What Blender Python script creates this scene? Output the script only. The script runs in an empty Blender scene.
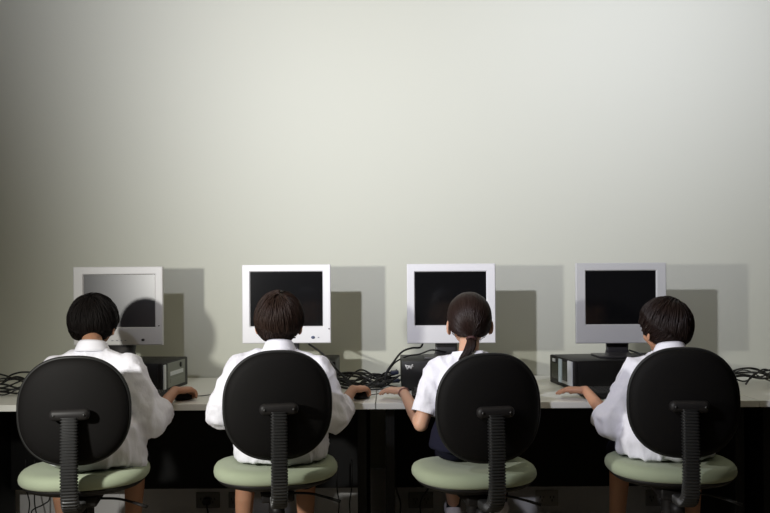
import bpy, bmesh, math, random
from mathutils import Vector, Matrix, noise, Quaternion
random.seed(7)
C = bpy.context.scene.collection
PI = math.pi

# ------------------------------------------------------------------ camera frame
F, HZ, CAMZ, CAMY, ROLL = 758.0, 280.0, 1.19, -3.70, math.radians(0.35)
def unroll(px, py):
    dx, dy = px-385.0, py-256.5
    c, s = math.cos(ROLL), math.sin(ROLL)
    return 385.0+dx*c-dy*s, 256.5+dx*s+dy*c
def P(px, py, D):
    u, v = unroll(px, py)
    return Vector(((u-385)*D/F, CAMY+D, CAMZ-(v-HZ)*D/F))
def W(px, D, z):
    return Vector(((px-385)*D/F, CAMY+D, z))

# ------------------------------------------------------------------ helpers
def obj(name, bm, mats, parent=None, smooth=True, local=False):
    """bmesh (or mesh) in world coordinates -> one mesh object"""
    if isinstance(bm, bmesh.types.BMesh):
        me = bpy.data.meshes.new(name)
        bmesh.ops.recalc_face_normals(bm, faces=bm.faces[:])
        bm.to_mesh(me); bm.free()
    else:
        me = bm; me.name = name
    if parent is not None and not local:
        off = parent.matrix_world.translation if False else wloc(parent)
        me.transform(Matrix.Translation(-off))
    me.materials.clear()
    for m in (mats if isinstance(mats, (list, tuple)) else [mats]): me.materials.append(m)
    if smooth:
        for p in me.polygons: p.use_smooth = True
    o = bpy.data.objects.new(name, me); C.objects.link(o)
    if parent is not None: o.parent = parent
    return o
def wloc(o):
    v = Vector((0,0,0))
    while o is not None:
        v = v + o.location; o = o.parent
    return v
def tag(o, label=None, cat=None, group=None, kind=None):
    if label: o['label'] = label
    if cat: o['category'] = cat
    if group: o['group'] = group
    if kind: o['kind'] = kind
    return o
def empty(name, loc, rz=0):
    o = bpy.data.objects.new(name, None); C.objects.link(o)
    o.location = loc; o.rotation_euler = (0,0,rz); o.empty_display_size = .1
    return o
def copy_tree(o, parent=None):
    c = o.copy(); C.objects.link(c)
    if parent is not None: c.parent = parent
    for ch in list(o.children): copy_tree(ch, c)
    return c
def autosmooth(o, ang=40):
    me = o.data
    bm = bmesh.new(); bm.from_mesh(me)
    for e in bm.edges:
        if len(e.link_faces) == 2 and e.calc_face_angle(0) > math.radians(ang): e.smooth = False
    bm.to_mesh(me); bm.free()
    return o
def box(bm, c, s, bev=0.0, seg=2, M=None):
    r = bmesh.ops.create_cube(bm, size=1.0)
    vs = r['verts']
    for v in vs: v.co = Vector((v.co.x*s[0], v.co.y*s[1], v.co.z*s[2]))
    if bev > 0:
        es = list({e for v in vs for e in v.link_edges})
        rr = bmesh.ops.bevel(bm, geom=es, offset=bev, segments=seg, profile=.5, affect='EDGES')
        allv = set(); stack = [f for f in rr['faces']]
        vs = list({v for f in rr['faces'] for v in f.verts})
    T = Matrix.Translation(Vector(c))
    if M is not None: T = T @ M
    for v in vs: v.co = T @ v.co
    return vs
def sphere(bm, c, r, sc=(1,1,1), M=None, sub=3):
    rr = bmesh.ops.create_icosphere(bm, subdivisions=sub, radius=r)
    for v in rr['verts']:
        p = Vector((v.co.x*sc[0], v.co.y*sc[1], v.co.z*sc[2]))
        if M is not None: p = M @ p
        v.co = p + Vector(c)
def tube(bm, pts, rad, n=10, cap=True, flat=None):
    """sweep through points; rad number or list; flat=(a,b) cross-section scale"""
    pts = [Vector(p) for p in pts]; N = len(pts)
    rads = rad if isinstance(rad, (list,tuple)) else [rad]*N
    rings = []; up = None
    for i, p in enumerate(pts):
        t = (pts[min(i+1,N-1)]-pts[max(i-1,0)]).normalized()
        if up is None:
            up = Vector((0,0,1)) if abs(t.z) < .9 else Vector((0,1,0))
        a = t.cross(up)
        if a.length < 1e-5: a = t.orthogonal()
        a.normalize(); b = a.cross(t).normalized(); up = b
        fa, fb = flat if flat else (1,1)
        rings.append([bm.verts.new(p + (a*math.cos(2*PI*k/n)*fa + b*math.sin(2*PI*k/n)*fb)*rads[i]) for k in range(n)])
    for i in range(N-1):
        for k in range(n):
            bm.faces.new((rings[i][k], rings[i][(k+1)%n], rings[i+1][(k+1)%n], rings[i+1][k]))
    if cap:
        bm.faces.new(rings[0][::-1]); bm.faces.new(rings[-1])
    return rings
def cyl(bm, a, b, r0, r1=None, n=24):
    tube(bm, [a, b], [r0, r1 if r1 is not None else r0], n)
def limb(bm, pts, rads, n=18):
    """round-ended tapered chain for the voxel union"""
    for p, r in zip(pts, rads): sphere(bm, p, r, sub=2 if r < .012 else 3)
    for i in range(len(pts)-1):
        a, b = Vector(pts[i]), Vector(pts[i+1])
        if (b-a).length > 1e-4: tube(bm, [a, b], [rads[i]*.99, rads[i+1]*.99], n)
def loft(bm, rings, n=36, p=2.0):
    """rings: (center Vector, rx, ry) horizontal superellipses"""
    R = []
    for c, rx, ry in rings:
        row = []
        for k in range(n):
            a = 2*PI*k/n; ca, sa = math.cos(a), math.sin(a)
            x = math.copysign(abs(ca)**(2/p), ca)*rx; y = math.copysign(abs(sa)**(2/p), sa)*ry
            row.append(bm.verts.new(Vector(c)+Vector((x,y,0))))
        R.append(row)
    for i in range(len(R)-1):
        for k in range(n): bm.faces.new((R[i][k], R[i][(k+1)%n], R[i+1][(k+1)%n], R[i+1][k]))
    bm.faces.new(R[0][::-1]); bm.faces.new(R[-1])
def catmull(pts, m=8):
    pts = [Vector(p) for p in pts]
    q = [pts[0]*2-pts[1]] + pts + [pts[-1]*2-pts[-2]]
    out = []
    for i in range(1, len(q)-2):
        for j in range(m):
            t = j/m; a,b,c,d = q[i-1],q[i],q[i+1],q[i+2]
            out.append(.5*((2*b)+(c-a)*t+(2*a-5*b+4*c-d)*t*t+(3*b-a-3*c+d)*t**3))
    out.append(pts[-1]); return out
def remesh(bm, voxel, smooth_it=4, fac=.5):
    """union by voxel remesh, returns a new mesh"""
    me = bpy.data.meshes.new('tmp')
    bmesh.ops.recalc_face_normals(bm, faces=bm.faces[:])
    bm.to_mesh(me); bm.free()
    o = bpy.data.objects.new('tmp', me); C.objects.link(o)
    r = o.modifiers.new('r', 'REMESH'); r.mode = 'VOXEL'; r.voxel_size = voxel
    s = o.modifiers.new('s', 'SMOOTH'); s.factor = fac; s.iterations = smooth_it
    dg = bpy.context.evaluated_depsgraph_get()
    new = bpy.data.meshes.new_from_object(o.evaluated_get(dg))
    bpy.data.objects.remove(o); bpy.data.meshes.remove(me)
    return new

# ------------------------------------------------------------------ materials
def mat(name, col, rough=.5, metal=0, spec=.5, bump=None, var=None, coat=0, sheen=0, sss=0, emit=None, ior=None):
    m = bpy.data.materials.new(name); m.use_nodes = True
    nt = m.node_tree; b = nt.nodes['Principled BSDF']
    b.inputs['Base Color'].default_value = (*col, 1)
    b.inputs['Roughness'].default_value = rough
    b.inputs['Metallic'].default_value = metal
    b.inputs['Specular IOR Level'].default_value = spec
    b.inputs['Coat Weight'].default_value = coat
    b.inputs['Sheen Weight'].default_value = sheen
    if ior: b.inputs['IOR'].default_value = ior
    if sss:
        b.inputs['Subsurface Weight'].default_value = sss
        b.inputs['Subsurface Radius'].default_value = (1,.4,.2); b.inputs['Subsurface Scale'].default_value = .006
    if emit:
        b.inputs['Emission Color'].default_value = (*emit[0],1); b.inputs['Emission Strength'].default_value = emit[1]
    tc = nt.nodes.new('ShaderNodeTexCoord')
    if bump or var:
        mp = nt.nodes.new('ShaderNodeMapping'); nt.links.new(tc.outputs['Object'], mp.inputs['Vector'])
    if bump:
        scale, strength, dist = bump[:3]
        if len(bump) > 3: mp.inputs['Scale'].default_value = bump[3]
        n = nt.nodes.new('ShaderNodeTexNoise'); n.inputs['Scale'].default_value = scale; n.inputs['Detail'].default_value = 4
        nt.links.new(mp.outputs['Vector'], n.inputs['Vector'])
        bp = nt.nodes.new('ShaderNodeBump'); bp.inputs['Strength'].default_value = strength; bp.inputs['Distance'].default_value = dist
        nt.links.new(n.outputs['Fac'], bp.inputs['Height']); nt.links.new(bp.outputs['Normal'], b.inputs['Normal'])
    if var:
        scale, col2 = var
        n2 = nt.nodes.new('ShaderNodeTexNoise'); n2.inputs['Scale'].default_value = scale; n2.inputs['Detail'].default_value = 3
        nt.links.new(tc.outputs['Object'], n2.inputs['Vector'])
        mx = nt.nodes.new('ShaderNodeMix'); mx.data_type = 'RGBA'
        mx.inputs[6].default_value = (*col,1); mx.inputs[7].default_value = (*col2,1)
        nt.links.new(n2.outputs['Fac'], mx.inputs[0]); nt.links.new(mx.outputs[2], b.inputs['Base Color'])
    return m
M_wall = mat('wall_paint', (.595,.605,.515), .62, spec=.3, bump=(55,.12,.003), var=(1.3,(.58,.59,.50)))
M_ceil = mat('ceiling_paint', (.48,.43,.31), .9, bump=(60,.1,.002))
M_floor = mat('vinyl_floor', (.34,.29,.22), .45, bump=(40,.1,.002), var=(6,(.38,.33,.25)))
M_rear = mat('dark_curtain_wall', (.012,.012,.011), .95)
M_desk = mat('white_laminate', (.80,.81,.75), .4, spec=.4, bump=(120,.05,.0005))
M_panel = mat('black_desk_board', (.008,.008,.008), .6, spec=.2)
M_plastic = mat('black_plastic', (.011,.010,.010), .52, spec=.25, bump=(300,.12,.0006))
M_shell = mat('backrest_shell', (.0055,.005,.0048), .7, spec=.10, bump=(260,.2,.0008))
M_rim = mat('backrest_piping', (.012,.012,.0115), .5, spec=.25)
M_bellow = mat('ribbed_rubber', (.018,.018,.018), .42, spec=.45)
M_seat = mat('sage_fabric', (.34,.385,.27), .9, spec=.15, sheen=.15, bump=(500,.35,.0008), var=(12,(.30,.345,.245)))
M_metal = mat('dark_steel', (.05,.05,.05), .35, metal=.7)
M_chrome = mat('chrome', (.7,.7,.72), .2, metal=1)
M_bez1 = mat('grey_white_bezel', (.62,.615,.60), .45, bump=(200,.05,.0005))
M_bez2 = mat('white_bezel', (.82,.82,.83), .4, bump=(200,.05,.0005))
M_bez3 = mat('silver_white_bezel', (.74,.74,.755), .38)
M_bez4 = mat('silver_bezel', (.57,.575,.575), .33, metal=.08, spec=.8, bump=(60,.06,.0004,(1,1,14)))
M_edge = mat('silver_edge', (.30,.32,.35), .35, metal=.6)
M_screen = mat('dark_screen', (.006,.006,.0065), .14, spec=.6)
M_screen1 = mat('pale_screen', (.009,.0075,.0075), .37, spec=.5, ior=2.0)
M_stand = mat('dark_grey_stand', (.035,.033,.034), .4)
M_case = mat('black_case_steel', (.007,.0067,.0064), .45, spec=.28, bump=(220,.08,.0004))
M_casetop = M_case
M_silver = mat('silver_plastic', (.62,.64,.66), .35, metal=.3)
M_pale = mat('pale_blue_trim', (.42,.50,.56), .35)
M_grey = mat('grey_green_panel', (.20,.215,.18), .45)
M_bay = mat('smoked_bay', (.035,.038,.03), .25)
M_cable = mat('black_cable', (.008,.008,.008), .45)
M_blue = mat('blue_plug', (.012,.018,.045), .5)
M_keys = mat('black_keys', (.018,.018,.018), .5)
M_mark = mat('pale_mark', (.55,.55,.55), .5)
M_shirt = mat('white_cotton', (.78,.775,.84), .85, spec=.15, sheen=.05, bump=(26,.6,.016,(1,1,.45)), sss=0)
M_shirt_rib = mat('white_cotton_hem', (.79,.785,.85), .85, spec=.15)
M_navy = mat('navy_cloth', (.012,.012,.024), .9, spec=.1, bump=(30,.4,.006))
M_skin = mat('warm_skin', (.50,.265,.165), .5, spec=.35, sss=.12, bump=(160,.1,.0006), var=(9,(.45,.225,.135)))
M_skin_f = mat('fair_skin', (.62,.37,.255), .5, spec=.35, sss=.12, bump=(160,.1,.0006), var=(9,(.57,.32,.21)))
M_lip = mat('lip_skin', (.36,.13,.11), .45)
M_hair1 = mat('black_hair', (.006,.0045,.004), .55, spec=.12)
M_hair2 = mat('dark_brown_hair', (.020,.010,.0065), .5, spec=.2)
M_hair3 = mat('brown_black_hair', (.017,.008,.006), .45, spec=.22)
M_hair4 = mat('red_brown_hair', (.013,.006,.0045), .45, spec=.2)
M_tie = mat('maroon_band', (.05,.016,.016), .7)
M_eye = mat('eye_white', (.7,.7,.68), .2); M_iris = mat('dark_iris', (.02,.012,.01), .15)
M_shoe = mat('white_canvas', (.72,.68,.70), .8, bump=(90,.2,.002))
M_sole = mat('rubber_sole', (.25,.24,.23), .7)
M_sock = mat('dark_sock', (.012,.012,.014), .9)
M_trunk = mat('wall_trunking_white', (.74,.73,.72), .5)
M_socket = mat('grey_socket', (.30,.29,.27), .5); M_hole = mat('socket_hole', (.01,.01,.01), .6)
M_frame = mat('window_frame_paint', (.5,.5,.47), .5)

# ------------------------------------------------------------------ room
XL, XR, YB, ZC = -3.1, 3.4, -7.2, 2.85
def struct(name, c, s, m, **k):
    bm = bmesh.new(); box(bm, c, s)
    return tag(obj(name, bm, m, smooth=False), kind='structure', **k)
struct('floor', ((XL+XR)/2, YB/2, -.05), (XR-XL+.2, -YB+.2, .1), M_floor)
struct('ceiling', ((XL+XR)/2, YB/2, ZC+.05), (XR-XL+.2, -YB+.2, .1), M_ceil)
struct('wall_back', ((XL+XR)/2, .05, ZC/2), (XR-XL+.2, .1, ZC), M_wall)
struct('wall_right', (XR+.05, YB/2, ZC/2), (.1, -YB, ZC), M_rear)
struct('wall_left', (XL-.05, YB/2, ZC/2), (.1, -YB, ZC), M_rear)
struct('wall_front', ((XL+XR)/2, YB-.05, ZC/2), (XR-XL+.2, .1, ZC), M_rear)
# pale wiring duct along the foot of the wall
bm = bmesh.new(); box(bm, ((XL+XR)/2, -.012, .14), (XR-XL, .024, .27), .003, 1)
for x in (-1.62, -1.30, -.52, .21, .93, 1.65):
    box(bm, (x, -.0255, .14), (.012, .004, .268))
tag(obj('baseboard_back', bm, M_trunk, smooth=False), kind='structure')

# ------------------------------------------------------------------ desks
YF, DTOP = CAMY+2.9, .72      # front edge of the desks
def desk(x0, x1, label):
    t = empty('computer_desk', ((x0+x1)/2, YF/2, 0))
    tag(t, label, 'desk', 'white topped computer desks in a row')
    bm = bmesh.new(); box(bm, ((x0+x1)/2, (YF-.006)/2, DTOP-.0125), (x1-x0-.003, -YF-.006, .025), .002, 2)
    obj('desktop', bm, M_desk, t, smooth=False)
    for x in (x0+.055, x1-.055):
        bm = bmesh.new(); box(bm, (x, YF/2-.02, (DTOP-.025)/2), (.036, -YF-.14, DTOP-.025), .002, 1)
        obj('side_panel', bm, M_panel, t, smooth=False)
    bm = bmesh.new(); box(bm, ((x0+x1)/2, -.13, .455), (x1-x0-.152, .02, .48), .002, 1)
    obj('modesty_panel', bm, M_panel, t, smooth=False)
S1 = (375-385)*2.9/F
desk(S1-1.80, S1, 'white topped black desk under the two leftmost computers')
desk(S1, S1+1.47, 'white topped black desk under the two rightmost computers')
desk(S1+1.47, S1+2.94, 'white topped desk just showing at the right edge of the photo')

# ------------------------------------------------------------------ chairs
def superpt(a, rx, rz, p=2.5):
    ca, sa = math.cos(a), math.sin(a)
    return math.copysign(abs(ca)**(2/p), ca)*rx, math.copysign(abs(sa)**(2/p), sa)*rz
def back_outline(a, s=1.0):
    x, z = superpt(a, .170, .171, 2.55)
    if z > 0: x *= 1-.10*(z/.174)**2
    else: x *= 1-.05*(z/.174)**2
    return x*s, z*s
BZ, BY = .776, -.20          # centre of the backrest, chair-local (facing +y)
def bcurve(x, z): return BY - .0 + .9*x*x*1.0 + .10*(z-0)*.0 + .03*((z)/.174)**2*.4
def make_chair():
    t = empty('office_chair', (0,0,0))
    # backrest shell (rear side) domed
    def domed(name, y_off, depth, s_out, m, sign):
        bm = bmesh.new(); n = 72; rings = []
        prof = [(1.0,0),(.995,.25),(.975,.55),(.93,.8),(.85,.93),(.65,1.0),(.35,1.03),(.12,1.04)]
        for s, h in prof:
            row = []
            for k in range(n):
                x, z = back_outline(2*PI*k/n, s*s_out)
                row.append(bm.verts.new((x, bcurve(x,z)+y_off+sign*depth*h, BZ+z)))
            rings.append(row)
        for i in range(len(rings)-1):
            for k in range(n): bm.faces.new((rings[i][k], rings[i][(k+1)%n], rings[i+1][(k+1)%n], rings[i+1][k]))
        bm.faces.new(rings[-1]); 
        # closing side
        bm.faces.new(rings[0][::-1])
        return obj(name, bm, m, t)
    domed('backrest', 0, .024, 1.0, M_shell, -1)
    domed('back_cushion', .001, .034, .985, M_seat, 1)
    bm = bmesh.new(); n = 96; R = []
    for k in range(n):
        x, z = back_outline(2*PI*k/n, 1.0); R.append(Vector((x, bcurve(x,z), BZ+z)))
    rr = []
    for k in range(n):
        tdir = (R[(k+1)%n]-R[k-1]).normalized(); a = Vector((0,1,0)); b = tdir.cross(a).normalized()
        rr.append([bm.verts.new(R[k]+(a*math.cos(2*PI*j/8)*1.3+b*math.sin(2*PI*j/8))*.0065) for j in range(8)])
    for k in range(n):
        for j in range(8): bm.faces.new((rr[k][j], rr[k][(j+1)%8], rr[(k+1)%n][(j+1)%8], rr[(k+1)%n][j]))
    obj('backrest_rim', bm, M_rim, t)
    # bracket
    bm = bmesh.new(); yb = BY-.045
    box(bm, (0, yb, .773), (.122, .034, .037), .0165, 6)
    obj('height_bracket', bm, M_plastic, t)
    bm = bmesh.new(); 
    bm.free()
    for x in (-.045, .045):
        bm = bmesh.new(); cyl(bm, (x, yb-.0165, .773), (x, yb-.0185, .773), .004, .004, 12); obj('screw', bm, M_metal, t)
    # ribbed cover down and under
    path = catmull([(0,yb-.004,.765),(0,yb-.010,.69),(0,yb-.014,.60),(0,yb-.012,.53),(0,yb+.004,.487),(0,yb+.045,.462),(0,yb+.11,.455)], 14)
    bm = bmesh.new()
    # resample
    L = [0]
    for i in range(1,len(path)): L.append(L[-1]+(path[i]-path[i-1]).length)
    def at(s):
        for i in range(1,len(path)):
            if L[i] >= s: 
                u = (s-L[i-1])/(L[i]-L[i-1]); return path[i-1].lerp(path[i], u)
        return path[-1]
    step = .0024; N = int(L[-1]/step); rings = []
    for i in range(N+1):
        p = at(i*step); tg = (at(min((i+1)*step, L[-1]))-at(max((i-1)*step,0))).normalized()
        nx = Vector((1,0,0)); ny = nx.cross(tg).normalized()
        g = 1.0 if (i % 4) in (0,1) else .86
        gy = 1.0 if (i % 4) in (0,1) else .78
        row = []
        for k in range(20):
            a = 2*PI*k/20; x, y = superpt(a, .0265*g, .0155*gy, 5)
            row.append(bm.verts.new(p+nx*x+ny*y))
        rings.append(row)
    for i in range(N):
        for k in range(20): bm.faces.new((rings[i][k], rings[i][(k+1)%20], rings[i+1][(k+1)%20], rings[i+1][k]))
    bm.faces.new(rings[0][::-1]); bm.faces.new(rings[-1])
    autosmooth(obj('ribbed_back_post', bm, M_bellow, t), 50)
    # seat pad: rounded, waterfall edge
    def padmesh(prof, m, name, p=2.35, rx=.211, ry=.190):
        bm = bmesh.new(); n = 72; rings = []
        for s, z in prof:
            row = []
            for k in range(n):
                x, y = superpt(2*PI*k/n, rx, ry, p)
                fr = .012*max(0, y/ry)**2
                row.append(bm.verts.new((x*s, y*s, z-fr*s)))
            rings.append(row)
        for i in range(len(rings)-1):
            for k in range(n): bm.faces.new((rings[i][k], rings[i][(k+1)%n], rings[i+1][(k+1)%n], rings[i+1][k]))
        bm.faces.new(rings[0][::-1]); bm.faces.new(rings[-1])
        return obj(name, bm, m, t)
    padmesh([(.90,.512),(.965,.515),(.992,.522),(1.0,.531),(.992,.541),(.965,.550),(.91,.556),(.82,.559),(.6,.557),(.3,.553),(.05,.552)], M_seat, 'seat')
    padmesh([(.50,.478),(.72,.484),(.88,.496),(.93,.504),(.955,.511),(.93,.516),(.5,.518)], M_plastic, 'seat_shell')
    # mechanism, column
    bm = bmesh.new(); box(bm, (0,-.02,.460), (.11,.19,.04), .008, 2)
    obj('tilt_mechanism', bm, M_plastic, t)
    bm = bmesh.new(); cyl(bm, (0,0,.445), (0,0,.27), .026); cyl(bm, (0,0,.30), (0,0,.10), .031, .034)
    autosmooth(obj('gas_column', bm, M_plastic, t))
    bm = bmesh.new(); tube(bm, catmull([(.04,-.03,.448),(.11,-.05,.448),(.16,-.065,.438),(.20,-.08,.428)],5), .0045, 8)
    tube(bm, [(.165,-.066,.437),(.212,-.084,.424)], [.006,.0075], 10, flat=(1.3,.7))
    obj('height_lever', bm, M_plastic, t)
    bm = bmesh.new(); cyl(bm, (-.0,-.105,.43), (0,-.105,.395), .022, .024, 14); sphere(bm, (0,-.105,.39), .02)
    obj('adjusting_knob', bm, M_plastic, t)
    for k in range(5):
        a = 2*PI*k/5+.3; d = Vector((math.cos(a), math.sin(a), 0))
        bm = bmesh.new(); tube(bm, [d*.02+Vector((0,0,.115)), d*.15+Vector((0,0,.10)), d*.27+Vector((0,0,.075))], [.024,.021,.016], 12)
        lg = obj('base_leg', bm, M_plastic, t)
        bm = bmesh.new(); s = Vector((-d.y, d.x, 0)); c = d*.27
        cyl(bm, c+Vector((0,0,.075)), c+Vector((0,0,.03)), .007, .007, 10)
        for q in (-1,1): cyl(bm, c+s*q*.006+Vector((0,0,.026)), c+s*q*.024+Vector((0,0,.026)), .026, .024, 20)
        obj('caster', bm, M_plastic, lg)
    return t
CDZ = (0, .014, .002, .018)
chair_specs = [ # seat x (m), D, yaw deg
    (-1.037, 2.62, 10.5, 'black backed swivel chair holding the boy at the far left'),
    (-.380, 2.62, 10.5, 'black backed swivel chair holding the boy second from left'),
    (.300, 2.61, 10.0, 'black backed swivel chair holding the girl with the ponytail'),
    (.970, 2.60, -6.0, 'black backed swivel chair holding the boy at the far right')]
ch0 = make_chair()
for i, (x, D, yaw, lab) in enumerate(chair_specs):
    o = ch0 if i == 0 else copy_tree(ch0)
    o.location = (x, CAMY+D, CDZ[i]); o.rotation_euler = (0,0,math.radians(yaw))
    tag(o, lab, 'chair', 'swivel chairs at the computer desks')

# ------------------------------------------------------------------ computers
def monitor(px0, px1, py0, py1, scr, label, bez, edge, scrm, kind, yaw=0, D=3.3, base_z=.846, xneck=None):
    a, b = P(px0, py0, D), P(px1, py1, D)
    w, h = b.x-a.x, a.z-b.z; cx, cz, cy = (a.x+b.x)/2, (a.z+b.z)/2, a.y
    t = empty('computer_monitor', (cx, cy, base_z), math.radians(yaw))
    tag(t, label, 'monitor', 'flat computer monitors on desktop computers')
    o = Vector((0, 0, cz-base_z))            # local frame from here on
    sx0, sx1, sy0, sy1 = [scr[0]-px0, px1-scr[1], scr[2]-py0, py1-scr[3]]
    k = D/F
    L, R, T, B = sx0*k, sx1*k, sy0*k, sy1*k
    # bezel: a frame of four pieces with sloped inner lips, one mesh
    bm = bmesh.new()
    def ring(x0,x1,z0,z1,y): return [bm.verts.new(o+Vector(p)) for p in ((x0,y,z0),(x1,y,z0),(x1,y,z1),(x0,y,z1))]
    hw, hh = w/2, h/2
    r = [ring(-hw,hw,-hh,hh,.016), ring(-hw,hw,-hh,hh,.003), ring(-hw+.003,hw-.003,-hh+.003,hh-.003,0),
         ring(-hw+L-.004,hw-R+.004,-hh+B-.004,hh-T+.004,0), ring(-hw+L,hw-R,-hh+B,hh-T,.006), ring(-hw+L,hw-R,-hh+B,hh-T,.012)]
    for i in range(5):
        for j in range(4): bm.faces.new((r[i][j], r[i][(j+1)%4], r[i+1][(j+1)%4], r[i+1][j]))
    obj('bezel', bm, bez, t, smooth=False, local=True)
    bm = bmesh.new(); box(bm, o+Vector(((L-R)/2, .0125, (B-T)/2)), (w-L-R+.002, .005, h-T-B+.002))
    obj('screen', bm, scrm, t, smooth=False, local=True)
    bm = bmesh.new(); box(bm, o+Vector((0,.0225,0)), (w-.006,.014,h-.006), .004, 2); box(bm, o+Vector((0,.044,-.02)), (w*.66,.032,h*.55), .010, 3)
    autosmooth(obj('rear_housing', bm, edge, t, local=True))
    # stand
    zb = -hh+cz-base_z
    bm = bmesh.new()
    if kind == 'round':
        loft(bm, [((-.0,.055,.003),.058,.06),((0,.055,.012),.060,.062),((0,.052,.03),.056,.052),((0,.05,zb+.004),.064,.038),((0,.05,zb+.03),.03,.012)], 32)
        autosmooth(obj('stand_neck', bm, M_stand, t, local=True))
        bm = bmesh.new(); loft(bm, [((0,.06,.001),.088,.07),((0,.06,.004),.09,.072),((0,.06,.008),.084,.068)], 36, 2.4)
        obj('stand_base', bm, M_stand, t, local=True)
    else:
        xn = 0 if xneck is None else (xneck-(px0+px1)/2)*k
        loft(bm, [((xn,.058,.006),.052,.02),((xn,.058,zb*.55),.047,.012),((xn,.058,zb+.05),.052,.010)], 32, 8)
        obj('stand_neck', bm, M_stand, t, local=True)
        bm = bmesh.new(); box(bm, (xn,.05,.0045), (.20,.15,.009), .004, 2); loft(bm, [((xn,.045,.008),.06,.045),((xn,.055,.022),.05,.02)], 28)
        autosmooth(obj('stand_base', bm, M_stand, t, local=True))
    return t, o, w, h, k
m1 = monitor(73,163,267,345,(83,155,275,327),'grey-white flat monitor with a pale screen, at the far left',M_bez1,M_bez1,M_screen1,'round',yaw=0)
m2 = monitor(242,331,265,343,(250,323,272,326),'bright white flat monitor behind the second boy from the left',M_bez2,M_bez2,M_screen,'flat')
m3 = monitor(407,496,264,343,(415,487,272,325),'silver-white flat monitor in front of the girl with the ponytail',M_bez3,M_edge,M_screen,'flat', xneck=447)
m4 = monitor(576,667,263,343,(586,657,271,324),'silver metallic flat monitor at the far right, before the fourth child',M_bez4,M_edge,M_screen,'flat', xneck=621)
def on_bezel(m, name, px, py, cx, cy, rx, rz, material, dy=.002):
    t, o, w, h, k = m
    bm = bmesh.new(); tube(bm, [o+Vector(((px-cx)*k, .001, -(py-cy)*k)), o+Vector(((px-cx)*k, -dy, -(py-cy)*k))], 1.0, 16, flat=(rx,rz))
    return obj(name, bm, material, t, local=True)
on_bezel(m1, 'power_button', 143, 340, 118, 306, .007, .0055, M_stand)
for q in (112.5, 117, 121.5, 125.5): on_bezel(m1, 'menu_button', q, 340.5, 118, 306, .0045, .002, M_edge)
on_bezel(m1, 'indicator_light', 159, 326, 118, 306, .0028, .0028, M_stand)
on_bezel(m2, 'power_button', 313, 337.5, 286.5, 304, .0085, .0065, mat('blue_button',(.10,.12,.20),.4))
on_bezel(m2, 'bezel_mark', 318.5, 337.5, 286.5, 304, .0035, .002, M_edge)
on_bezel(m2, 'indicator_light', 329, 329, 286.5, 304, .003, .003, M_stand)


def pc(x0, x1, y_near, depth, label, front, yaw=0, h=.126):
    cx = (x0+x1)/2; cy = y_near+depth/2
    t = empty('desktop_computer', (cx, cy, DTOP), math.radians(yaw))
    tag(t, label, 'computer', 'black desktop computers lying on the desks')
    w = x1-x0; d = depth
    bm = bmesh.new(); box(bm, (0,0,h/2+.004), (w,d,h-.008), .004, 2)
    autosmooth(obj('case_body', bm, M_case, t, local=True))
    for sx in (-1,1):
        for sy in (-1,1):
            bm = bmesh.new(); cyl(bm, (sx*(w/2-.03), sy*(d/2-.03), 0), (sx*(w/2-.03), sy*(d/2-.03), .006), .012, .012, 16)
            obj('foot', bm, M_cable, t, local=True)
    if front:
        s = front     # -1 front to the left, 1 to the right
        X = s*(w/2)
        bm = bmesh.new(); box(bm, (X+s*.008, 0, h/2), (.022, d+.004, h), .006, 3)
        autosmooth(obj('front_panel', bm, M_plastic, t, local=True))
        xf = X+s*.019
        def plate(name, y0, y1, z0, z1, th, m, bev=.0015):
            b = bmesh.new(); box(b, (xf+s*th/2, (y0+y1)/2, (z0+z1)/2), (th, y1-y0, z1-z0), bev, 2)
            return obj(name, b, m, t, smooth=False, local=True)
        if s < 0:
            plate('silver_trim', -d/2+.004, -d/2+.056, .018, h-.004, .006, M_silver)
            plate('drive_bay', -d/2+.060, -d/2+.125, .03, h-.012, .003, M_bay)
            plate('lower_trim', -d/2+.056, -d/2+.165, .018, .030, .004, M_silver)
            plate('pale_trim', -d/2+.130, -d/2+.165, .018, h-.006, .006, M_pale)
            plate('port_panel', -d/2+.170, d/2-.03, .028, h-.03, .003, M_bay)
            plate('power_button', -d/2+.215, -d/2+.245, h-.026, h-.012, .005, M_silver)
        else:
            plate('silver_trim', -d/2+.004, -d/2+.026, .014, h-.008, .006, M_silver)
            for q in range(3): plate('vent_slot', -d/2+.030, -d/2+.044, .02+q*.033, .048+q*.033, .004, M_bay)
            plate('face_plate', -d/2+.048, d/2-.045, .016, h-.006, .005, M_grey)
            for q in range(2): plate('drive_bay', -d/2+.07, d/2-.07, .034+q*.03, .052+q*.03, .0065, M_silver if q else M_grey)
            b = bmesh.new(); cyl(b, (xf+.004, d/2-.10, h-.024), (xf+.009, d/2-.10, h-.024), .012, .011, 18); obj('power_button', b, M_cable, t, local=True)
    return t
YN = CAMY+3.2
pc((62-385)*3.2/F, (163-385)*3.2/F, YN, .29, 'black desktop computer with a grey right-hand face, under the leftmost monitor', 1, yaw=-6)
pc((238-385)*3.2/F, (335-385)*3.2/F, YN+.01, .29, 'black desktop computer under the bright white monitor', 0)
c3 = pc((401-385)*3.2/F, (500-385)*3.2/F, YN, .29, 'black desktop computer with a small pale mark, beside the cable tangle', 0)
pc((571-385)*3.2/F, (676-385)*3.2/F, YN, .29, 'black desktop computer with a silver left-hand face, under the rightmost monitor', -1, yaw=7)
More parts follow.
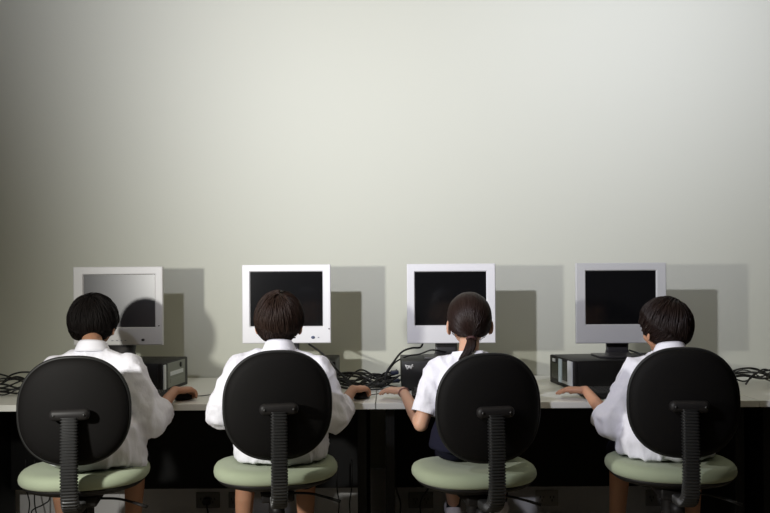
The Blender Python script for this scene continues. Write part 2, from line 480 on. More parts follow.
# pale scribble mark on the third computer
bm = bmesh.new(); w3 = (500-401)*3.2/F
pts = [(-.016,.014),(-.008,-.006),(-.002,.010),(.004,-.004),(.012,.016)]
for i in range(4):
    for off in (0,):
        a, b2 = pts[i], pts[i+1]
        tube(bm, [(-w3/2+.034+a[0]*1.1, -.1455, .098+a[1]), (-w3/2+.034+b2[0]*1.1, -.1455, .098+b2[1])], .0028, 6, flat=(1,.5))
tube(bm, [(-w3/2+.02, -.1455, .108), (-w3/2+.05, -.1455, .104)], .0022, 6)
obj('pale_emblem', bm, M_mark, c3, local=True)

# keyboards
def make_keyboard():
    t = empty('keyboard', (0,0,DTOP))
    bm = bmesh.new(); box(bm, (0,0,.011), (.40,.145,.018), .005, 2); autosmooth(obj('keyboard_body', bm, M_plastic, t, local=True))
    bm = bmesh.new()
    for r in range(6):
        n = 20 if r else 17
        for c in range(n):
            if r == 5 and 3 < c < 9: continue
            box(bm, (-.19+.0095+c*.0188*(.378/.376), -.058+(5-r)*.0225-.0, .0235+.001*(5-r)), (.0158,.018,.008), .0015, 1)
        if r == 5: box(bm, (-.19+.0095+6*.0188, -.058, .0235), (.09,.018,.008), .0015, 1)
    obj('keys', bm, M_keys, t, smooth=False, local=True)
    return t
kb = make_keyboard()
for i, (x, D, lab) in enumerate([((112-385)*3.0/F, 3.03, 'black keyboard before the leftmost computer'),
                 ((286-385)*3.0/F, 3.03, 'black keyboard before the second boy from the left'),
                 ((462-385)*3.0/F, 3.03, 'black keyboard in front of the girl with the ponytail'),
                 ((632-385)*3.0/F, 3.02, 'black keyboard in front of the boy at the far right')]):
    o = kb if i == 0 else copy_tree(kb)
    o.location = (x, CAMY+D, DTOP); tag(o, lab, 'keyboard', 'black keyboards on the desks')

# ------------------------------------------------------------------ cables
def cable(pts, r, label, group=None, name='cable', m=None, seg=8):
    bm = bmesh.new(); tube(bm, catmull(pts, seg), r, 8)
    o = obj(name, bm, m or M_cable); tag(o, label, 'cable', group); return o
Z = DTOP
cable([P(309,344,3.36), P(318,350,3.32), P(326,357,3.22), P(334,366,3.165), P(343,376,3.16), W(352,3.2,Z+.025), W(366,3.24,Z+.012), W(384,3.26,Z+.016)], .0046, 'black cable sloping down from the back of the bright white monitor', name='monitor_cable')
cable([P(424,338,3.37), P(421,347,3.38), P(412,348,3.37), P(402,352,3.33), P(393,363,3.26), P(386,374,3.24), W(384,3.24,Z+.02), W(372,3.27,Z+.008)], .0045, 'black cable arching from behind the girl\'s silver-white monitor', name='monitor_cable')
cable([P(445,352,3.34), P(432,350,3.27), P(420,354,3.30), P(408,356,3.34), P(396,362,3.38), P(388,372,3.38), W(384,3.36,Z+.012)], .0034, 'thin black cable looping over the third computer', name='monitor_cable')
cable([P(629,350,3.36), P(638,353,3.35), P(648,356,3.33), P(658,359,3.36), W(690,3.5,.80)], .0038, 'black cable leaving the base of the rightmost monitor', name='monitor_cable')
rnd = random.Random(11)
def tangle(px0, px1, n, label, group, D0=3.2, D1=3.46, zmax=.05, r=(.0028,.0042)):
    for i in range(n):
        a = rnd.uniform(px0-6, px0+6); b = rnd.uniform(px1-6, px1+6); k = 5
        pts = []
        ph = rnd.uniform(0, 6.28); D = rnd.uniform(D0+.02, D1-.02); am = rnd.uniform(.02,.08)
        for j in range(k):
            u = j/(k-1)
            d = min(D1, max(D0, D+am*math.sin(ph+u*rnd.uniform(3,7))))
            pts.append(W(a+(b-a)*u, d, Z+.006+rnd.random()**1.5*zmax+.002*i*0))
        cable(pts, rnd.uniform(*r), label, group)
tangle(322, 394, 18, 'black cable in the tangle between the second and third computers', 'cables in the tangle between the second and third computers', zmax=.062, r=(.0032,.0046))
tangle(724, 800, 8, 'black cable in the tangle at the right end of the desks', 'cables at the right end of the desks', D0=3.18, D1=3.46, zmax=.06)
tangle(-30, 34, 9, 'black cable in the tangle at the left end of the desk', 'cables at the left end of the desk', D0=3.12, D1=3.4, zmax=.05)
for (pts, lab) in [
    ([W(724,3.3,.775),W(742,3.26,.80),W(757,3.27,.795),W(768,3.30,.755),W(775,3.35,.74)], 'black cable looping up against the wall right of the rightmost chair'),
    ([W(745,3.2,.74),W(752,3.22,.775),W(764,3.25,.79),W(790,3.28,.80)], 'thick black cable rising to the right edge of the photo'),
    ([W(-12,3.3,.80),W(4,3.3,.785),W(14,3.3,.77),W(30,3.3,.765)], 'black cable dipping towards the leftmost chair'),
    ([W(2,3.28,.755),W(9,3.28,.785),W(20,3.28,.80),W(34,3.28,.80)], 'black cable arching up behind the leftmost chair')]:
    cable(pts, .0038, lab)
# blue plugs at the back of the third computer
for (px, D, z, lab) in [(394,3.28,.79,'dark blue cable plug, upper of the two beside the marked computer'), (395,3.26,.757,'dark blue cable plug, lower of the two beside the marked computer')]:
    p = W(px, D, z); t = empty('cable_plug', p); tag(t, lab, 'plug', 'blue plugs beside the third computer')
    bm = bmesh.new(); box(bm, p, (.036,.034,.016), .004, 2); autosmooth(obj('plug_body', bm, M_blue, t))
    bm = bmesh.new(); tube(bm, catmull([p+Vector((-.016,0,0)), p+Vector((-.04,.0,-.002)), p+Vector((-.055,.02,-.016)), Vector((p.x-.07, p.y+.05, Z+.006))], 6), .004, 8); obj('plug_cord', bm, M_cable, t)
p = W(391, 3.30, Z+.0); 
bm = bmesh.new(); tube(bm, catmull([W(378,3.16,Z+.005),W(386,3.14,Z+.014),W(394,3.13,Z+.02),W(398,3.17,Z+.006)],8), .0036, 8)
tag(obj('cable', bm, M_silver), 'short pale cable loop on the desk beside the marked computer', 'cable')

# hanging cables below the desks and wall sockets
for (x0, y0, x1, y1, bend, lab) in [(26,486,28,520,3,'thin dark cable hanging at the far left below the desk'), (35,486,38,520,-2,'second thin cable hanging at the far left below the desk'),
                            (50,497,32,511,4,'black cord looping on the wall left of the first chair'),
                            (337,486,338,520,2,'thin black cable hanging right of the second chair'), (352,486,351,520,-2,'thin black cable hanging beside the desk end panels'),
                            (396,486,400,520,3,'thin black cable hanging left of the third chair'), (430,484,421,516,-5,'black cable curving down behind the third chair'),
                            (728,470,741,518,4,'black cable hanging below the desk at the far right')]:
    a, b = P(x0,y0,3.46), P(x1,y1,3.46); m = (a+b)/2+Vector((bend*.004,.0,0))
    cable([a+Vector((0,.0,.12)), a, m, b, b+Vector((0.01,0,-.05))], .003, lab)
def outlet(px, py, label, plug=False, wide=.12, m=None):
    p = P(px, py, 3.67); p.y = -.0255; p.z = min(p.z, .215)
    t = empty('wall_socket', p); tag(t, label, 'socket', 'sockets low on the wall')
    bm = bmesh.new(); box(bm, p+Vector((0,-.004,0)), (wide,.010,.076), .003, 2); obj('face_plate', bm, m or M_socket, t, smooth=False)
    for s in (-1,1):
        bm = bmesh.new(); c = p+Vector((s*wide*.22,-.0095,0))
        for q in ((-.008,.006),(.008,.006),(0,-.010)): box(bm, c+Vector((q[0],0,q[1])), (.004,.002,.010))
        obj('socket_holes', bm, M_hole, t, smooth=False)
    if plug:
        k = empty('power_plug', p+Vector((.0,-.011,0))); tag(k, 'black plug in the wall socket left of the second chair', 'plug')
        bm = bmesh.new(); box(bm, p+Vector((0,-.025,0)), (.034,.026,.034), .006, 2); obj('plug_body', bm, M_cable, k)
        bm = bmesh.new(); tube(bm, catmull([p+Vector((0,-.035,-.01)), p+Vector((.008,-.045,-.04)), p+Vector((.02,-.04,-.09)), p+Vector((.05,-.04,-.165))],6), .0036, 8); obj('plug_cord', bm, M_cable, k)
outlet(208, 500, 'dark grey double wall socket with a plug, left of the second chair', True, .115, mat('dark_socket',(.19,.185,.17),.5))
outlet(237, 500, 'dark double wall socket behind the legs of the second boy', False, .08, mat('dark_socket_b',(.19,.185,.17),.5))
outlet(421, 500, 'grey double wall socket behind the left leg of the girl')
outlet(547, 498, 'pale double wall socket low on the wall right of the third chair', False, .11, mat('pale_socket',(.45,.43,.39),.5))
outlet(656, 498, 'grey double wall socket behind the rightmost chair', False, .10)

# mice
def mouse(px, D, rz, label):
    p = W(px, D, Z); t = empty('computer_mouse', p, rz); tag(t, label, 'mouse')
    bm = bmesh.new(); sphere(bm, (0,0,.010), 1, (.027,.048,.021), sub=4)
    for v in bm.verts:
        if v.co.z < .001: v.co.z = .001
    obj('mouse_body', bm, M_plastic, t, local=True)
    bm = bmesh.new(); tube(bm, [(-.0035,.03,.026),(.0035,.03,.026)], .006, 12); obj('scroll_wheel', bm, M_metal, t, local=True)
    bm = bmesh.new(); tube(bm, catmull([(0,.046,.008),(0,.075,.004),(.015,.13,.004),(-.005,.19,.004)],6), .002, 6); obj('mouse_cord', bm, M_cable, t, local=True)
    return t

# ------------------------------------------------------------------ children
def hand(bm, wrist, d, side, curl=.35, spread=1.0, over=False):
    """wrist point, d finger direction, side: +1 if the thumb lies to the right seen from above pointing along d"""
    d = Vector(d).normalized(); up = Vector((0,0,1)); up = (up-d*up.dot(d)).normalized()
    r = d.cross(up).normalized()            # right of the hand
    th = r*side
    k0 = {0:(-.024,.058,.044),1:(-.008,.063,.051),2:(.009,.062,.048),3:(.024,.056,.037)}
    for i in range(4):                       # i=0 next to the thumb
        lat, kn, fl = k0[i]
        base = wrist + th*(-lat*.55) + d*.006
        K = wrist + th*(-lat) + d*kn + up*(.006 if 0 < i < 3 else .003)
        limb(bm, [base, K], [.0125,.0098])
        a = .18+curl*.4; L = [fl*.48, fl*.32, fl*.26]
        dirv = (d + th*(-lat)*6*spread*.3).normalized(); p = K; rads = [.0086,.0078,.0072,.0062]
        for j in range(3):
            q = Quaternion(r, -a) if True else None
            dv = dirv.copy(); dv.rotate(Quaternion(dirv.cross(up).normalized(), -a))
            n = p + dv*L[j]; limb(bm, [p, n], [rads[j], rads[j+1]], 12); p = n; a += curl*1.1
    b0 = wrist + th*.012 + d*.014 - up*.004; b1 = wrist + th*.030 + d*.034 - up*.006; b2 = wrist + th*.037 + d*.056 - up*.010; b3 = wrist+th*.034+d*.072-up*.014
    limb(bm, [b0,b1,b2,b3], [.012,.0105,.0085,.0068], 12)
    sphere(bm, wrist+d*.034-up*.002, 1, (.024,.024,.011), M=Matrix((r, d, up)).transposed(), sub=3)

def head_frame(hc, yaw, pitch):
    return Matrix.Translation(hc) @ Matrix.Rotation(yaw, 4, 'Z') @ Matrix.Rotation(pitch, 4, 'X')
def head_blob(bm, H):
    R3 = H.to_3x3()
    def e(c, s, sub=3): sphere(bm, H @ Vector(c), 1, s, M=R3, sub=sub)
    e((0,0,.004), (.0715,.088,.080), 4)
    e((0,.026,-.040), (.056,.056,.058))
    e((0,.044,-.080), (.030,.032,.024))
    e((0,.085,-.034), (.010,.012,.009)); limb(bm, [H @ Vector((0,.080,-.002)), H @ Vector((0,.088,-.030))], [.006,.007])
    for s in (-1,1):
        e((s*.032,.052,-.040), (.024,.024,.026)); e((s*.026,.074,.010), (.018,.010,.006))
        Re = R3 @ Matrix.Rotation(s*.35, 3, 'Z')
        sphere(bm, H @ Vector((s*.079,-.006,-.030)), 1, (.0065,.017,.028), M=Re, sub=3)
        sphere(bm, H @ Vector((s*.074,-.002,-.048)), 1, (.006,.009,.012), M=R3, sub=2)
    e((0,.074,-.064), (.018,.009,.009))
def face_parts(root, H, skinless=False):
    R3 = H.to_3x3()
    for s in (-1,1):
        bm = bmesh.new(); sphere(bm, H @ Vector((s*.028,.0735,-.006)), 1, (.0115,.009,.0062), M=R3); o = obj('eye', bm, M_eye, root)
        bm = bmesh.new(); sphere(bm, H @ Vector((s*.0275,.0795,-.006)), 1, (.0052,.0036,.0054), M=R3); obj('iris', bm, M_iris, o)
    bm = bmesh.new(); sphere(bm, H @ Vector((0,.0825,-.062)), 1, (.015,.004,.003), M=R3); sphere(bm, H @ Vector((0,.0815,-.067)), 1, (.012,.0045,.0035), M=R3)
    obj('lips', bm, M_lip, root)

SK = (.0725,.0915,.0855)
def hairline(d):
    """lowest z (head local, unit sphere direction) the hair reaches, by azimuth"""
    az = math.atan2(d.x, d.y)          # 0 = front
    a = abs(az)/PI
    if a < .28: return .52
    if a < .45: return .52-(a-.28)/.17*.92
    if a < .60: return -.40-(a-.45)/.15*.46
    return -.86
def strand(bm, pts, w, n=4):
    rings = []; N = len(pts)
    for i, p in enumerate(pts):
        t = (pts[min(i+1,N-1)]-pts[max(i-1,0)]).normalized()
        a = t.orthogonal().normalized() if i == 0 else (rings_a - t*rings_a.dot(t)).normalized()
        rings_a = a; b = t.cross(a)
        u = i/(N-1); ww = w*(.55+.45*math.sin(PI*min(1,u*1.6+.1))) * (1 if u < .75 else (1-u)/.25*.9+.1)
        rings.append([bm.verts.new(p+(a*math.cos(2*PI*k/n)+b*math.sin(2*PI*k/n))*ww) for k in range(n)])
    for i in range(N-1):
        for k in range(n): bm.faces.new((rings[i][k], rings[i][(k+1)%n], rings[i+1][(k+1)%n], rings[i+1][k]))
def bowl_hair(root, H, m, seed, whorl=(.12,-.52,.85), thick=1.0, nst=2600, vol=1.0):
    rn = random.Random(seed); bm = bmesh.new(); wh = Vector(whorl).normalized()
    def surf(d, lift):
        # fuller above the nape
        full = .0125*vol + .003*max(0, d.z)
        if d.z < -.55: full -= (-.55-d.z)*.012
        d = d.copy()
        s = Vector((d.x*SK[0], d.y*SK[1], d.z*SK[2]))
        return H @ (s + d*(full+lift+.003))
    # under cap
    cap = bmesh.new(); bmesh.ops.create_icosphere(cap, subdivisions=5, radius=1)
    for f in [f for f in cap.faces if f.calc_center_median().normalized().z < hairline(f.calc_center_median().normalized())-.02]: cap.faces.remove(f)
    for v in [v for v in cap.verts if not v.link_faces]: cap.verts.remove(v)
    for v in cap.verts: 
        d = v.co.normalized(); v.co = surf(d, -.004+.002*noise.noise(d*9))
    me = bpy.data.meshes.new('c'); cap.to_mesh(me); cap.free(); bm.from_mesh(me); bpy.data.meshes.remove(me)
    cnt = 0
    while cnt < nst:
        d = Vector((rn.gauss(0,1), rn.gauss(0,1), rn.gauss(0,1))).normalized()
        if d.z < hairline(d)+.02: continue
        cnt += 1
        ang = d.angle(wh)
        L = rn.uniform(.45,.85); N = 7; pts = []
        cur = d.copy(); lift0 = rn.uniform(-.001,.003)*thick; sw = rn.uniform(-.22,.22)+.25
        clump = noise.noise(d*5+Vector((seed,0,0)))*.8
        ok = True
        for i in range(N):
            u = i/(N-1)
            hl = hairline(cur)
            if cur.z < hl-.10: break
            pts.append(surf(cur, lift0+u*.0015+.0018*math.sin(clump*9)))
            away = (cur-wh*cur.dot(wh)); 
            if away.length < .05: away = Vector((rn.uniform(-1,1), rn.uniform(-1,1), 0))
            tang = (away - cur*away.dot(cur)).normalized()
            grav = (Vector((0,0,-1)) - cur*(-cur.z)); 
            if grav.length > .01: tang = (tang*.75+grav.normalized()*.45)
            side = cur.cross(tang).normalized()
            tang = (tang + side*(sw*(1-u)*.5+clump*.35)).normalized()
            cur = (cur + tang*L/N).normalized()
        if len(pts) >= 3: strand(bm, pts, rn.uniform(.0012,.0026))
    # a few stray tips at the crown
    for _ in range(14):
        d = (wh+Vector((rn.gauss(0,.25), rn.gauss(0,.25), rn.gauss(0,.1)))).normalized()
        p = surf(d, 0); q = surf((d+Vector((rn.gauss(0,.1),rn.gauss(0,.1),.1))).normalized(), rn.uniform(.004,.009))
        strand(bm, [p, (p+q)/2+Vector((0,0,.002)), q], .0009)
    return obj('hair', bm, m, root)
def pony_hair(root, H, m, seed, tie, tail, nst=2600):
    rn = random.Random(seed); bm = bmesh.new()
    T = H.inverted() @ tie
    def surf(d, lift):
        s = Vector((d.x*SK[0], d.y*SK[1], d.z*SK[2]))
        full = .006 + .006*max(0, d.z)
        return H @ (s + d*(full+lift))
    td = T.normalized()
    def hl(d):
        az = abs(math.atan2(d.x, d.y))/PI
        return .5 if az < .28 else (.5-(az-.28)/.2*.75 if az < .48 else (-.25-(az-.48)/.2*.42 if az < .68 else -.67))
    cap = bmesh.new(); bmesh.ops.create_icosphere(cap, subdivisions=5, radius=1)
    for f in [f for f in cap.faces if f.calc_center_median().normalized().z < hl(f.calc_center_median().normalized())]: cap.faces.remove(f)
    for v in [v for v in cap.verts if not v.link_faces]: cap.verts.remove(v)
    for v in cap.verts: v.co = surf(v.co.normalized(), -.002)
    me = bpy.data.meshes.new('c'); cap.to_mesh(me); cap.free(); bm.from_mesh(me); bpy.data.meshes.remove(me)
    cnt = 0
    while cnt < nst:
        d = Vector((rn.gauss(0,1), rn.gauss(0,1), rn.gauss(0,1))).normalized()
        if d.z < hl(d): continue
        cnt += 1
        ang = d.angle(td); pts = []; steps = max(4, int(ang/.2)); steps = min(steps, 10)
        end = rn.uniform(.45,1.0) if ang > .6 else 1
        lift = rn.uniform(0,.002)+.0014*noise.noise(d*7)
        for i in range(steps+1):
            u = i/steps*end
            q = d.slerp(td, u).normalized()
            low = hl(q)
            if q.z < low-.02 and q.y > -.1: q = Vector((q.x, q.y, low-.02)).normalized()
            if abs(d.x) > .2 and q.y > .1 and q.z < .35: q = Vector((math.copysign(max(abs(q.x), .8), d.x), min(q.y,.45), max(q.z,.1))).normalized()
            p = surf(q, lift)
            if u > .75: p = p.lerp(tie, (u-.75)/.25*.8)
            pts.append(p)
        strand(bm, pts, rn.uniform(.0010,.0021))
    o = obj('hair', bm, m, root)
    # ponytail
    bm = bmesh.new()
    for _ in range(420):
        a = rn.uniform(0,2*PI); r = math.sqrt(rn.random())
        pts = []
        N = len(tail); cut = rn.uniform(.65,1)
        cp = catmull(tail, 4)
        M_ = int(len(cp)*cut)
        for i in range(max(4,M_)):
            u = i/len(cp); rad = .012+.011*math.sin(PI*min(1,u*1.1))-.008*u
            pts.append(cp[i]+Vector((math.cos(a+u)*r*rad, math.sin(a+u)*r*rad*.8, 0)))
        strand(bm, pts, rn.uniform(.0012,.002))
    obj('ponytail', bm, m, root)
    bm = bmesh.new(); n = 20
    ax = (tail[1]-tail[0]).normalized(); rings = []
    a = ax.orthogonal().normalized(); b = ax.cross(a)
    for k in range(n):
        c = tie+(a*math.cos(2*PI*k/n)+b*math.sin(2*PI*k/n))*.0145; rd = (c-tie).normalized()
        rings.append([bm.verts.new(c+(rd*math.cos(2*PI*j/8)+ax*math.sin(2*PI*j/8))*(.005+.0012*math.sin(k*2.3))) for j in range(8)])
    for k in range(n):
        for j in range(8): bm.faces.new((rings[k][j], rings[k][(j+1)%8], rings[(k+1)%n][(j+1)%8], rings[(k+1)%n][j]))
    obj('hair_tie', bm, M_tie, root)
    return o

def cloth(name, bm, voxel, mats, root, cuts=(), wr=.004, wscale=9, seed=0, smooth_it=6, thick=.003, stretch=(1,1,.45)):
    """voxel union -> cut open at hems -> wrinkle -> thin solid"""
    me = remesh(bm, voxel, smooth_it)
    b = bmesh.new(); b.from_mesh(me); bpy.data.meshes.remove(me)
    for (pt, nrm, rad) in cuts:
        nrm = Vector(nrm).normalized()
        geom = [g for g in b.verts if (g.co-pt).length < rad]
        gs = set(geom)
        faces = [f for f in b.faces if all(v in gs for v in f.verts)]
        edges = list({e for f in faces for e in f.edges}); vs = list({v for f in faces for v in f.verts})
        bmesh.ops.bisect_plane(b, geom=vs+edges+faces, plane_co=pt, plane_no=nrm, dist=1e-5)
        dele = [v for v in b.verts if (v.co-pt).length < rad*1.0 and (v.co-pt).dot(nrm) > 1e-4]
        bmesh.ops.delete(b, geom=dele, context='VERTS')
    # keep the largest island
    seen = set(); best = []
    b.verts.ensure_lookup_table()
    for v in b.verts:
        if v in seen: continue
        st = [v]; isl = []; seen.add(v)
        while st:
            q = st.pop(); isl.append(q)
            for e in q.link_edges:
                w = e.other_vert(q)
                if w not in seen: seen.add(w); st.append(w)
        if len(isl) > len(best): best = isl
    bs = set(best); bmesh.ops.delete(b, geom=[v for v in b.verts if v not in bs], context='VERTS')
    b.normal_update()
    off = Vector((seed*3.1, seed*1.7, 0))
    for v in b.verts:
        p = v.co + off
        q = Vector((p.x*stretch[0], p.y*stretch[1], p.z*stretch[2]))*wscale
        w1 = noise.noise(q + Vector((0,0,noise.noise(p*5)*1.2)))
        w2 = noise.noise(Vector((p.x+p.z*.8, p.y, p.z-p.x*.6))*wscale*1.7)
        rid = (1-abs(w1)*2)**3 if abs(w1) < .5 else 0
        v.co += v.normal*(wr*(rid*.9+w2*.8))
    o = obj(name, b, mats, root)
    s = o.modifiers.new('solid', 'SOLIDIFY'); s.thickness = thick; s.offset = -1
    return o

def child(idx, label, head, headD, hyaw, hpitch, hairfn, skin, base_px, shoulders, elbows, wrists, hdirs, hips, knees, ankles, sleeve, bottom, shirt_extra=(), girl=False, hcurl=(.3,.3), seed=1):
    hc = P(head[0], head[1], headD)
    H = head_frame(hc, math.radians(hyaw), math.radians(hpitch))
    hip = Vector(hips)
    root = empty('person', (hip.x, hip.y, .556)); tag(root, label, 'person')
    Ls, Rs = shoulders; mid = (Ls+Rs)/2
    neckb = Vector((mid.x, mid.y+.0, max(Ls.z, Rs.z)+.056))
    skull = H @ Vector((0,-.012,-.055))
    # ---- body
    bm = bmesh.new(); head_blob(bm, H)
    limb(bm, [neckb-Vector((0,0,.03)), neckb+Vector((0,.004,.02)), skull+Vector((0,0,0))], [.043,.037,.037])
    ch = mid.lerp(hip, .30); wa = mid.lerp(hip, .62)
    ch.y = mid.y*.75+hip.y*.25
    loft(bm, [(hip-Vector((0,0,.01)), .10,.075),(hip+Vector((0,0,.04)), .115,.088),(wa, .098,.075),(ch, .112,.08),(mid+Vector((0,0,.0)), .105,.068),(mid+Vector((0,0,.032)), .05,.04)], 36, 2.3)
    limb(bm, [Ls, mid, Rs], [.036,.05,.036])
    for s, (S, E, Wr, hd) in enumerate(zip((Ls,Rs), elbows, wrists, hdirs)):
        limb(bm, [S, S.lerp(E,.5), E], [.034,.031,.027])
        limb(bm, [E, E.lerp(Wr,.35), Wr], [.0265,.0265,.0178])
        limb(bm, [Wr, Wr+Vector(hd).normalized()*.012], [.0172,.0165])
        hand(bm, Wr+Vector(hd).normalized()*.008, hd, 1 if s == 0 else -1, curl=hcurl[s])
    for s, (K, A) in enumerate(zip(knees, ankles)):
        hj = hip+Vector(((-1 if s == 0 else 1)*.058, .02, .0))
        limb(bm, [hj, hj.lerp(K,.5), K], [.062,.055,.042])
        limb(bm, [K, K.lerp(A,.3)+Vector((0,-.006,0)), A], [.040,.038,.025])
        limb(bm, [A, A+Vector((0,.02,-.035)), A+Vector((0,.10,-.05))], [.024,.026,.02])
    body = obj('body', remesh(bm, .0036, 5), skin, root)
    face_parts(root, H)
    # ---- shirt
    bm = bmesh.new()
    hx = (.158, .160, .145) if not girl else (.11, .115, .12)
    loft(bm, [(hip-Vector((0,0,.058)) if not girl else hip+Vector((0,0,.04)), hx[0],.118 if not girl else .09),(hip+Vector((0,0,.0)) if not girl else hip+Vector((0,0,.055)), hx[1],.126 if not girl else .095),(hip+Vector((0,0,.07)), hx[2],.108),(wa, .130 if not girl else .112,.098),(ch, .138 if not girl else .122,.098),(mid+Vector((0,0,-.005)), .124,.082),(mid+Vector((0,0,.036)), .072,.055),(neckb+Vector((0,0,.03)), .047,.045)], 40, 2.25)
    limb(bm, [Ls+Vector((.012,0,.0)), mid+Vector((0,0,.0)), Rs-Vector((.012,0,0))], [.046,.062,.046])
    for S in (Ls, Rs): limb(bm, [neckb-Vector((0,0,.010)), neckb.lerp(S,.5)-Vector((0,0,.002)), S-Vector((0,0,.002))], [.036,.041,.046])
    cuts = [(neckb+Vector((0,0,.012)), (0,.25,1), .07)]
    for s in (0,1):
        S, E, Wr = (Ls,Rs)[s], elbows[s], wrists[s]
        cov, rs = sleeve[s]           # coverage 0..1 upper arm, 1..2 forearm
        r0, r1 = rs
        if cov <= 1:
            T = S.lerp(E, cov); dirn = (E-S).normalized(); T2 = T+dirn*.05
            limb(bm, [S, S.lerp(T,.5), T, T2], [r0*.95, (r0+r1)/2, r1, r1])
        else:
            T = E.lerp(Wr, cov-1); dirn = (Wr-E).normalized(); T2 = T+dirn*.05
            limb(bm, [S, S.lerp(E,.5), E, T, T2], [r0*.95, r0*1.0, (r0+r1)/2, r1, r1])
        cuts.append((T, dirn, r1*1.75))
    for (c, r, sc) in shirt_extra: sphere(bm, c, r, sc)
    cloth('school_shirt' if not girl else 't_shirt', bm, .0065, M_shirt, root, cuts, wr=.0085, wscale=14, seed=seed, smooth_it=5)
    if not girl:      # fold-down collar
        bm = bmesh.new(); n = 48; rows = []
        prof = [(.0405,.036),(.043,.040),(.048,.034),(.057,.012),(.061,.002),(.058,.001)]
        for rr, zz in prof:
            row = []
            for k in range(n):
                a = 2*PI*k/n
                if zz < .03: rrz = rr*(1+.08*math.sin(a)**2)
                else: rrz = rr
                gap = math.exp(-((a-PI/2)/.25)**2)
                row.append(bm.verts.new(neckb+Vector((math.cos(a)*rrz*1.02, math.sin(a)*rrz*.98+.004, zz+.003-gap*.02-.010*math.sin(a)))))
            rows.append(row)
        for i in range(len(rows)-1):
            for k in range(n): bm.faces.new((rows[i][k], rows[i][(k+1)%n], rows[i+1][(k+1)%n], rows[i+1][k]))
        o = obj('collar', bm, M_shirt_rib, root); s = o.modifiers.new('s','SOLIDIFY'); s.thickness = .003; s.offset = 0
    # ---- shorts / skirt
    bm = bmesh.new()
    if girl:
        loft(bm, [(hip-Vector((0,-.02,.022)), .150,.135),(hip+Vector((0,.015,.03)), .142,.125),(hip+Vector((0,0,.09)), .122,.110),(hip+Vector((0,0,.15)), .10,.08)], 40, 2.2)
        for s, K in enumerate(knees):
            hj = hip+Vector(((-1 if s == 0 else 1)*.06,.02,.0)); limb(bm, [hj, hj.lerp(K,.92)], [.07,.062])
    else:
        loft(bm, [(hip-Vector((0,0,.02)), .118,.09),(hip+Vector((0,0,.04)), .126,.098),(hip+Vector((0,0,.09)), .10,.08)], 40, 2.2)
        for s, K in enumerate(knees):
            hj = hip+Vector(((-1 if s == 0 else 1)*.058,.02,.0)); T = hj.lerp(K, .93)
            limb(bm, [hj, T], [.072,.064])
    cuts = []
    for s, K in enumerate(knees):
        hj = hip+Vector(((-1 if s == 0 else 1)*.058,.02,.0)); T = hj.lerp(K,.88); cuts.append((T, (K-hj), .12))
    cloth('skirt' if girl else 'school_shorts', bm, .008, M_navy, root, cuts, wr=.003, seed=seed+20)
    # ---- footwear
    for A in ankles:
        if girl:
            bm = bmesh.new(); limb(bm, [A+Vector((0,-.05,.17)), A+Vector((0,-.016,.08)), A+Vector((0,0,.0)), A+Vector((0,.02,-.036))], [.044,.038,.030,.030])
            limb(bm, [A+Vector((0,.02,-.036)), A+Vector((0,.1,-.05))], [.030,.024]); obj('sock', remesh(bm,.005,3), M_sock, root)
        bm = bmesh.new(); limb(bm, [A+Vector((0,-.012,-.036)), A+Vector((0,.045,-.038)), A+Vector((0,.115,-.048))], [.035,.036,.032])
        me = remesh(bm, .005, 3)
        b = bmesh.new(); b.from_mesh(me); bpy.data.meshes.remove(me)
        for v in b.verts:
            if v.co.z < A.z-.066: v.co.z = A.z-.066
        sh = obj('shoe', b, M_shoe, root)
        bm = bmesh.new(); loft(bm, [(A+Vector((0,.05,-.074)), .036,.10),(A+Vector((0,.05,-.064)), .037,.101)], 32, 2.6); obj('sole', bm, M_sole, sh)
    hairfn(root, H)
    return root

def hp(px, D=2.63, z=.625): return W(px, D, z)
# --- boy 1 (far left)
hD = 2.90
child(0, 'boy in a white shirt with black hair at the far left', (93.5,320.5), hD, 0, -6,
  lambda r,H: bowl_hair(r,H,M_hair1,3,vol=.9), M_skin, 92,
  (P(57,369,2.76), P(128,369,2.76)), (P(38,425,2.70), P(150,422,2.68)), (W(27,2.93,.760), W(174,2.925,.768)),
  ((.05,1,-.12), (.62,.85,-.10)), hp(97), (P(62,478,3.0), P(136,462,2.98)), (W(66,3.02,.16), W(131,3.0,.15)),
  ((1.30,(.052,.050)), (1.34,(.058,.056))), None,
  shirt_extra=[(P(128,462,2.63), .055, (1.1,1.1,.6))], hcurl=(.25,.55), seed=1)
mouse(184, 3.015, -.60, 'black mouse under the right hand of the boy at the far left')
# --- boy 2
child(1, 'boy in a white shirt with dark brown hair, seated second from left', (279.5,319), 2.78, -2, -4,
  lambda r,H: bowl_hair(r,H,M_hair2,5,vol=.85), M_skin, 280,
  (P(241,369,2.73), P(318,369,2.73)), (P(221,413,2.66), P(335,418,2.68)), (W(226,2.93,.765), W(352,2.925,.768)),
  ((.0,1,-.12), (.52,.9,-.10)), hp(280,z=.638), (P(246,478,3.0), P(306,478,3.0)), (W(241,3.0,.15), W(304,3.0,.15)),
  ((1.15,(.054,.052)), (1.36,(.054,.050))), None,
  hcurl=(.25,.5), seed=2)
mouse(361, 3.015, -.48, 'black mouse under the right hand of the boy second from left')
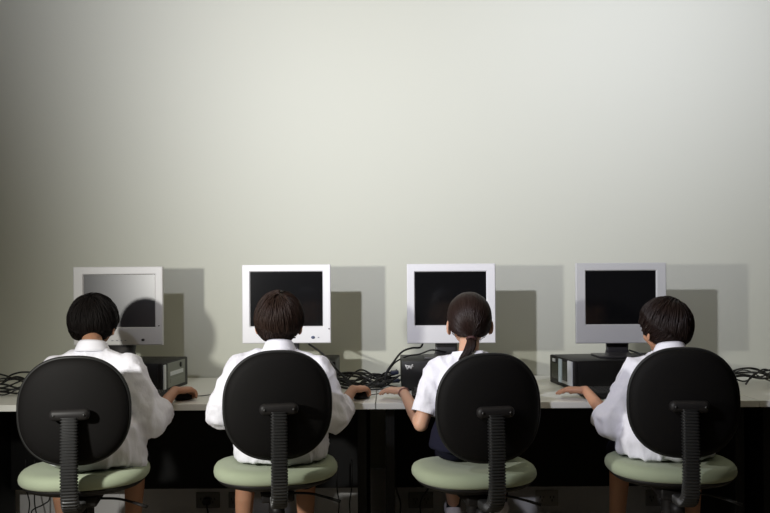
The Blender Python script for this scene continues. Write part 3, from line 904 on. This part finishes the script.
# --- girl
gt = P(470,345,2.68)
child(2, 'girl in a white t-shirt with a dark ponytail and a bracelet', (469.5,319), 2.80, 2, -2,
  lambda r,H: pony_hair(r,H,M_hair3,9, H @ Vector((-.006,-.088,-.070)), [H @ Vector((-.006,-.084,-.064)), H @ Vector((-.010,-.100,-.090)), H @ Vector((-.022,-.104,-.116)), H @ Vector((-.040,-.102,-.136)), H @ Vector((-.054,-.098,-.148))]), M_skin_f, 468,
  (P(436,372,2.74), P(502,372,2.74)), (P(421,424,2.69), P(520,425,2.70)), (W(402.5,2.915,.762), W(512,2.95,.762)),
  ((-.74,.7,-.06), (.0,1,-.12)), hp(471, 2.64), (W(450,2.98,.49), W(492,2.98,.49)), (W(452,3.18,.25), W(499,3.20,.265)),
  ((.80,(.043,.047)), (.80,(.043,.047))), None, girl=True, hcurl=(.18,.2), seed=3)
# --- boy 4
child(3, 'boy in a white shirt with brown-black hair at the far right', (665.5,325), 2.80, 16, -3,
  lambda r,H: bowl_hair(r,H,M_hair4,12,whorl=(.25,-.5,.83),vol=.95), M_skin, 668,
  (P(637,371,2.74), P(705,371,2.74)), (P(613,424,2.68), P(712,425,2.70)), (W(585,2.925,.760), W(708,2.95,.765)),
  ((-.80,.62,-.08), (.0,1,-.12)), hp(664,z=.642), (W(619,3.0,.50), W(690,3.0,.50)), (W(614,2.99,.14), W(690,2.98,.15)),
  ((1.22,(.056,.054)), (1.1,(.052,.05))), None,
  hcurl=(.15,.2), seed=4)
# bracelet
gw = W(402.5,2.915,.762); ge = P(421,424,2.69); ax = (gw-ge).normalized(); c = gw-ax*.012
bm = bmesh.new(); n = 36; a = ax.orthogonal().normalized(); b = ax.cross(a); rings = []
for k in range(n):
    q = c+(a*math.cos(2*PI*k/n)+b*math.sin(2*PI*k/n))*.0205; rd = (q-c).normalized()
    rings.append([bm.verts.new(q+(rd*math.cos(2*PI*j/6)*.6+ax*math.sin(2*PI*j/6)*1.2)*(.0026 if k % 2 else .0034)) for j in range(6)])
for k in range(n):
    for j in range(6): bm.faces.new((rings[k][j], rings[k][(j+1)%6], rings[(k+1)%n][(j+1)%6], rings[(k+1)%n][j]))
tag(obj('bracelet', bm, mat('bracelet_bead', (.25,.12,.10), .35)), 'thin beaded bracelet on the left wrist of the girl', 'bracelet')

# ------------------------------------------------------------------ lights
def spot(name, loc, target, power, size, blend, radius, col):
    l = bpy.data.lights.new(name, 'SPOT'); l.energy = power; l.spot_size = math.radians(size); l.spot_blend = blend
    l.shadow_soft_size = radius; l.color = col
    o = bpy.data.objects.new(name, l); C.objects.link(o); o.location = loc
    o.rotation_euler = (Vector(target)-Vector(loc)).to_track_quat('-Z','Y').to_euler(); return o
def area(name, loc, target, power, sx, sy, col):
    l = bpy.data.lights.new(name, 'AREA'); l.shape = 'RECTANGLE'; l.size = sx; l.size_y = sy; l.energy = power; l.color = col
    o = bpy.data.objects.new(name, l); C.objects.link(o); o.location = loc
    o.rotation_euler = (Vector(target)-Vector(loc)).to_track_quat('-Z','Y').to_euler(); return o
spot('studio_lamp_low', (-1.38,-2.285,1.265), (2.18,0,.20), 115, 160, 1.0, .035, (1,.985,.93))
spot('studio_lamp_high', (-.89,-2.505,1.945), (1.107,0,3.357), 241, 144, 1.0, .03, (.98,.99,1.14))
spot('upper_wall_fill', (1.516,-1.618,2.70), (1.381,0,2.44), 57, 101.5, 1.0, .15, (.96,.985,1.20))  # added fill spot, no known fixture; fitted to brighten the upper wall

w = bpy.data.worlds.new('World'); bpy.context.scene.world = w; w.use_nodes = True
w.node_tree.nodes['Background'].inputs[0].default_value = (1,.9,.75,1)
w.node_tree.nodes['Background'].inputs[1].default_value = .0

# ------------------------------------------------------------------ camera
cam = bpy.data.cameras.new('camera'); co = bpy.data.objects.new('camera', cam); C.objects.link(co)
co.location = (0, CAMY, CAMZ)
co.rotation_euler = (PI/2, 0, 0)
co.rotation_euler = (Matrix.Rotation(PI/2, 3, 'X') @ Matrix.Rotation(-ROLL, 3, 'Z')).to_euler()
cam.sensor_width = 36; cam.lens = 36*F/770
cam.shift_y = (HZ-256.5)/770
cam.clip_start = .05
bpy.context.scene.camera = co
vs = bpy.context.scene.view_settings
vs.view_transform = 'Standard'; vs.look = 'None'; vs.gamma = 1; vs.exposure = .05; vs.use_curve_mapping = False
